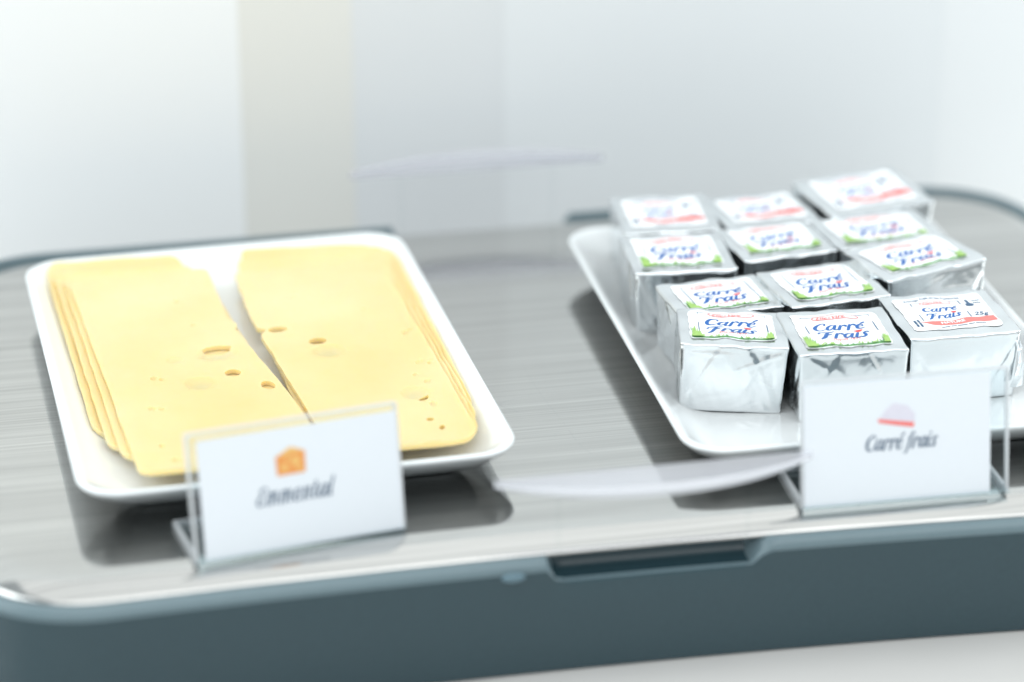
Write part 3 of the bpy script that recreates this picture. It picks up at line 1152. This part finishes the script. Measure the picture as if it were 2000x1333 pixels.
        for i in range(33):
            s = i / 32
            u = 3.0 + 20.6 * s
            c_ = 5.4 - 1.3 * math.sin(min(1, s * 2.2) * math.pi * 0.5) + 2.6 * max(0, s - 0.35) ** 1.2
            hw = 0.15 + 1.35 * sstep(0.0, 0.18, s) + 0.35 * s
            top.append((u, c_ + hw))
            bot.append((u, c_ - hw))
        q.band(top, bot)
        q.lay("red_band", M['ink_coral'], lab, place)
        w_ = Print()
        w_.font("NATURE", 8.2, 3.6, 2.1, 6.6, 0.1, 0.05, 0.0, 0.08)
        w_.lay("lettering", M['ink_white'], lab, lambda u, v, z: place(u, v, z + 0.06))
        s_ = Print()
        for (dx, dl) in ((7.6, 2.0), (10.2, 1.2), (12.0, 2.4), (15.0, 1.4), (17.0, 2.6)):
            s_.strip([(dx, 1.4 + 0.06 * (dx - 7.6), .4), (dx + dl, 1.4 + 0.06 * (dx + dl - 7.6), .4)])
        s_.lay("small_print", M['ink_grey'], lab, place)
    # folded foil end on one corner
    return t, H, W, D


specs = [
    ("foil portion with red striped label at the back left corner of its dish", (61.6, 47.5), 30, 31.5, 26, -5, 'B', 11),
    ("foil portion with red striped label, middle of the back row", (94.0, 46.5), 30.5, 27, 25.2, 4, 'B', 12),
    ("tilted foil portion with red striped label, rearmost at the right", (130.5, 52.5), 36.0, 28, 27.2, 11, 'B', 13),
    ("foil portion with meadow label at the left, second row from the back", (56.6, 13.2), 31, 31, 26, -4, 'A', 14),
    ("foil portion with meadow label, second row from the back, middle column", (90.2, 17.2), 30, 27, 26, 5, 'A', 15),
    ("foil portion with meadow label at the right, just in front of the rearmost portion", (126.4, 21.5), 35, 26, 25, 5, 'A', 16),
    ("slanting foil portion with meadow label at the right, directly behind the front red striped one", (128.3, -10.6), 34, 26, 28.6, 13.5, 'A', 17),
    ("foil portion with meadow label partly hidden by the front left portion", (60.9, -21.2), 31, 25.5, 24.6, 4.5, 'A', 18),
    ("foil portion with meadow label in the middle of the dish, behind the front centre one", (94.0, -21.6), 31, 28.5, 26, 6, 'A', 19),
    ("front left foil portion with meadow label, turned towards the left", (55.8, -49.6), 30.2, 26, 26.4, -12.5, 'A', 20),
    ("front centre foil portion with meadow label behind the carré frais card", (88.0, -59.0), 31, 31, 26.4, -4, 'A', 21),
    ("front right foil portion with red striped label", (123.8, -53.0), 32.6, 31, 26.2, -1, 'B', 22),
]
for (lb, c, W, D, zt, rz, kd, sd) in specs:
    t, H, W, D = make_portion(lb, c, W * 1.06, D * 1.05, zt, rz, kd, sd, foldx=(sd in (14, 17, 19, 22, 15, 12)), ry=(2.6 if sd == 20 else -2.0 if sd == 17 else 0), rx=(5 if sd == 13 else 0))
    if sd == 22:
        # twisted foil end hanging at the front right corner
        pts = [(W / 2 - 0.6, -D / 2 + 2.2, H - 4.0), (W / 2 + 0.4, -D / 2 - 0.2, H - 4.8), (W / 2 + 1.0, -D / 2 - 1.6, H - 9), (W / 2 + 0.6, -D / 2 - 2.2, H - 15), (W / 2 - 1.4, -D / 2 - 1.4, H - 16.6), (W / 2 - 0.8, -D / 2 + 0.4, H - 10)]
        rr = []
        for k in range(12):
            s = k / 11
            i = min(4, int(s * 5))
            f_ = s * 5 - i
            p = Vector(pts[i]).lerp(Vector(pts[i + 1]), f_) if k < 11 else Vector(pts[5])
        top = [(W / 2 - 0.3, -D / 2 + 0.4, H - 3.2), (W / 2 + 0.5, -D / 2 - 0.6, H - 5.5), (W / 2 + 0.9, -D / 2 - 1.5, H - 9.5), (W / 2 + 0.7, -D / 2 - 2.0, H - 13.5), (W / 2 + 0.5, -D / 2 - 2.4, H - 17)]
        inn = [(W / 2 - 1.6, -D / 2 - 0.2, H - 4.2), (W / 2 - 1.0, -D / 2 - 0.7, H - 6.5), (W / 2 - 0.9, -D / 2 - 1.6, H - 10), (W / 2 - 1.9, -D / 2 - 1.8, H - 14), (W / 2 - 3.2, -D / 2 - 1.4, H - 17.8)]
        v, f = [], []
        for a, b in zip(top, inn):
            m_ = tuple((a[i] + b[i]) / 2 for i in range(3))
            v += [a, (m_[0] - 0.2, m_[1] - 0.7, m_[2]), b, (m_[0] + 0.3, m_[1] + 0.5, m_[2])]
        for k in range(4):
            for i in range(4):
                j = (i + 1) % 4
                f.append((k * 4 + i, k * 4 + j, k * 4 + 4 + j, k * 4 + 4 + i))
        f += [(3, 2, 1, 0), (16, 17, 18, 19)]
        build("foil_end", v, f, M['foil'], t, False)


# ------------------------------------------------------------------ name cards in clear stands
def make_stand(label, p0, ang, W, Hh, lean, foot):
    t = thing("card_stand", label, "card stand", (p0[0], p0[1], 0.15), ang, "clear acrylic card stands")
    a = R(lean)
    ca, sa = math.cos(a), math.sin(a)

    def up(x, h, d):
        """h along the leaning sheet, d behind its front face"""
        return (x, h * sa + d * ca, h * ca - d * sa + 0.6)
    # leaning sheet
    th = 1.6
    v = [up(x, h, d) for d in (0, th) for (x, h) in ((0, 0), (W, 0), (W, Hh), (0, Hh))]
    f = [(0, 1, 2, 3), (7, 6, 5, 4)]
    sheet = build("sheet", v, f, M['clear'], t, False)
    # its polished edges catch the light
    def strip_box(x0, x1, h0, h1, nm="edge"):
        vv = [up(x, h, d) for d in (-0.05, th + 0.05) for (x, h) in ((x0, h0), (x1, h0), (x1, h1), (x0, h1))]
        ff = [(0, 1, 2, 3), (7, 6, 5, 4), (0, 4, 5, 1), (1, 5, 6, 2), (2, 6, 7, 3), (3, 7, 4, 0)]
        build(nm, vv, ff, M['edge'], sheet, False)
    strip_box(-0.15, 0.75, 0, Hh)
    strip_box(W - 0.6, W + 0.15, 0, Hh)
    strip_box(0.8, W - 0.65, Hh - 0.5, Hh + 0.15)
    # foot running back under the sheet
    vv, ff = box(0, W, 0.2, foot, 0, 1.6)
    fo = build("foot", vv, ff, M['clear'], t, False)
    for (x0, x1) in ((-0.15, 1.0), (W - 0.9, W + 0.15)):
        vv, ff = box(x0, x1, 1.4, foot + 0.1, -0.05, 1.7)
        build("edge", vv, ff, M['edge'], fo, False)
    vv, ff = box(1.1, W - 1.0, foot - 0.6, foot + 0.1, -0.05, 1.7)
    build("edge", vv, ff, M['edge'], fo, False)
    # bent front edge with a small ledge that carries the card
    vv = []
    rr = []
    for x in (0, W):
        rr.append([(x, -0.5 + 0.9 * math.cos(q), 0.85 + 0.8 * math.sin(q)) for q in [6.283 * i / 12 for i in range(12)]])
    vv, ff = rings_mesh(rr)
    build("front_lip", vv, ff, M['clear'], t, True, 50)
    return t, up


def make_card(label, p0, ang, up, x0, x1, h0, h1, which):
    t = thing("name_card", label, "card", (p0[0], p0[1], 0.15), ang, "printed name cards")
    v, f = [], []
    n = 8
    for d in (-0.42, -0.08):
        for i in range(n + 1):
            x = x0 + (x1 - x0) * i / n
            for h in (h0, (h0 + h1) / 2, h1):
                v.append(up(x, h, d))
    m = (n + 1) * 3
    for i in range(n):
        for j in range(2):
            a, b = i * 3 + j, (i + 1) * 3 + j
            f.append((a, b, b + 1, a + 1))
            f.append((m + a, m + a + 1, m + b + 1, m + b))
    ring = [i * 3 for i in range(n + 1)] + [n * 3 + 1, n * 3 + 2] + [i * 3 + 2 for i in range(n - 1, -1, -1)] + [1]
    for i in range(len(ring)):
        a, b = ring[i], ring[(i + 1) % len(ring)]
        f.append((b, a, m + a, m + b))
    paper = build("paper", v, f, M['paper'], t, True, 30)

    def place(u, w, z):
        return up(x0 + u, h0 + w, -0.50 - z)
    W, Hh = x1 - x0, h1 - h0
    if which == 'cheese':
        q = Print()
        q.text("Emmental", 15.2, 13.0, 3.3, 0.26, 0.74, 0.80)
        q.lay("lettering", M['ink_grey'], t, place)
        o = Print()
        bx, by = 21.6, 20.6
        o.poly([(bx + 0.2, by), (bx + 8.2, by + 0.1), (bx + 8.4, by + 6.0), (bx + 4.4, by + 7.0), (bx, by + 5.4)])
        ic = o.lay("wedge_icon", M['orange'], t, place)
        h = Print()
        h.poly([(bx + 0.4, by + 5.5), (bx + 4.4, by + 7.8), (bx + 8.4, by + 6.2)])
        for (cx, cy, r) in ((2.4, 2.2, 1.0), (5.6, 3.6, 1.3), (6.6, 1.4, 0.7), (3.4, 4.6, 0.6)):
            h.poly([(bx + cx + r * math.cos(a), by + cy + r * math.sin(a)) for a in [6.283 * i / 12 for i in range(12)]])
        h.lay("wedge_detail", M['amber'], ic, lambda u, w, z: place(u, w, z + 0.03))
    else:
        q = Print()
        e, d = q.text("Carré frais", 17.4, 15.0, 2.9, 0.26, 0.74, 0.72)
        for k in d:
            q.strip(k)
        q.lay("lettering", M['ink_grey'], t, place)
        o = Print()
        bx, by = 21.4, 21.2
        o.poly([(bx, by + 2.0), (bx + 10.6, by + 1.2), (bx + 10.8, by + 3.6), (bx + 8.6, by + 6.2), (bx + 4.6, by + 7.2), (bx + 2.2, by + 5.4)])
        ic = o.lay("cheese_icon", M['mauve'], t, place)
        h = Print()
        h.poly([(bx + 0.2, by + 1.8), (bx + 6, by + 0.6), (bx + 10.4, by - 0.2), (bx + 10.6, by + 1.2), (bx + 5, by + 2.1), (bx, by + 2.9)])
        h.lay("icon_detail", M['ink_coral'], ic, lambda u, w, z: place(u, w, z + 0.03))
    return t


pL, aL = (-112.6, -118.6), 8.7
st, up = make_stand("clear acrylic stand in front of the sliced cheese", pL, aL, 59.7, 36.2, 10, 25)
make_card("white card reading Emmental with an orange cheese wedge", pL, aL, up, 2.6, 59.0, 0.3, 34.2, 'cheese')
pR, aR = (57.6, -121.0), -1.4
st, up = make_stand("clear acrylic stand in front of the foil portions", pR, aR, 60.5, 36.4, 10, 25)
make_card("white card reading Carré frais with a small red and mauve picture", pR, aR, up, 0.6, 55.0, 0.3, 35.6, 'fresh')
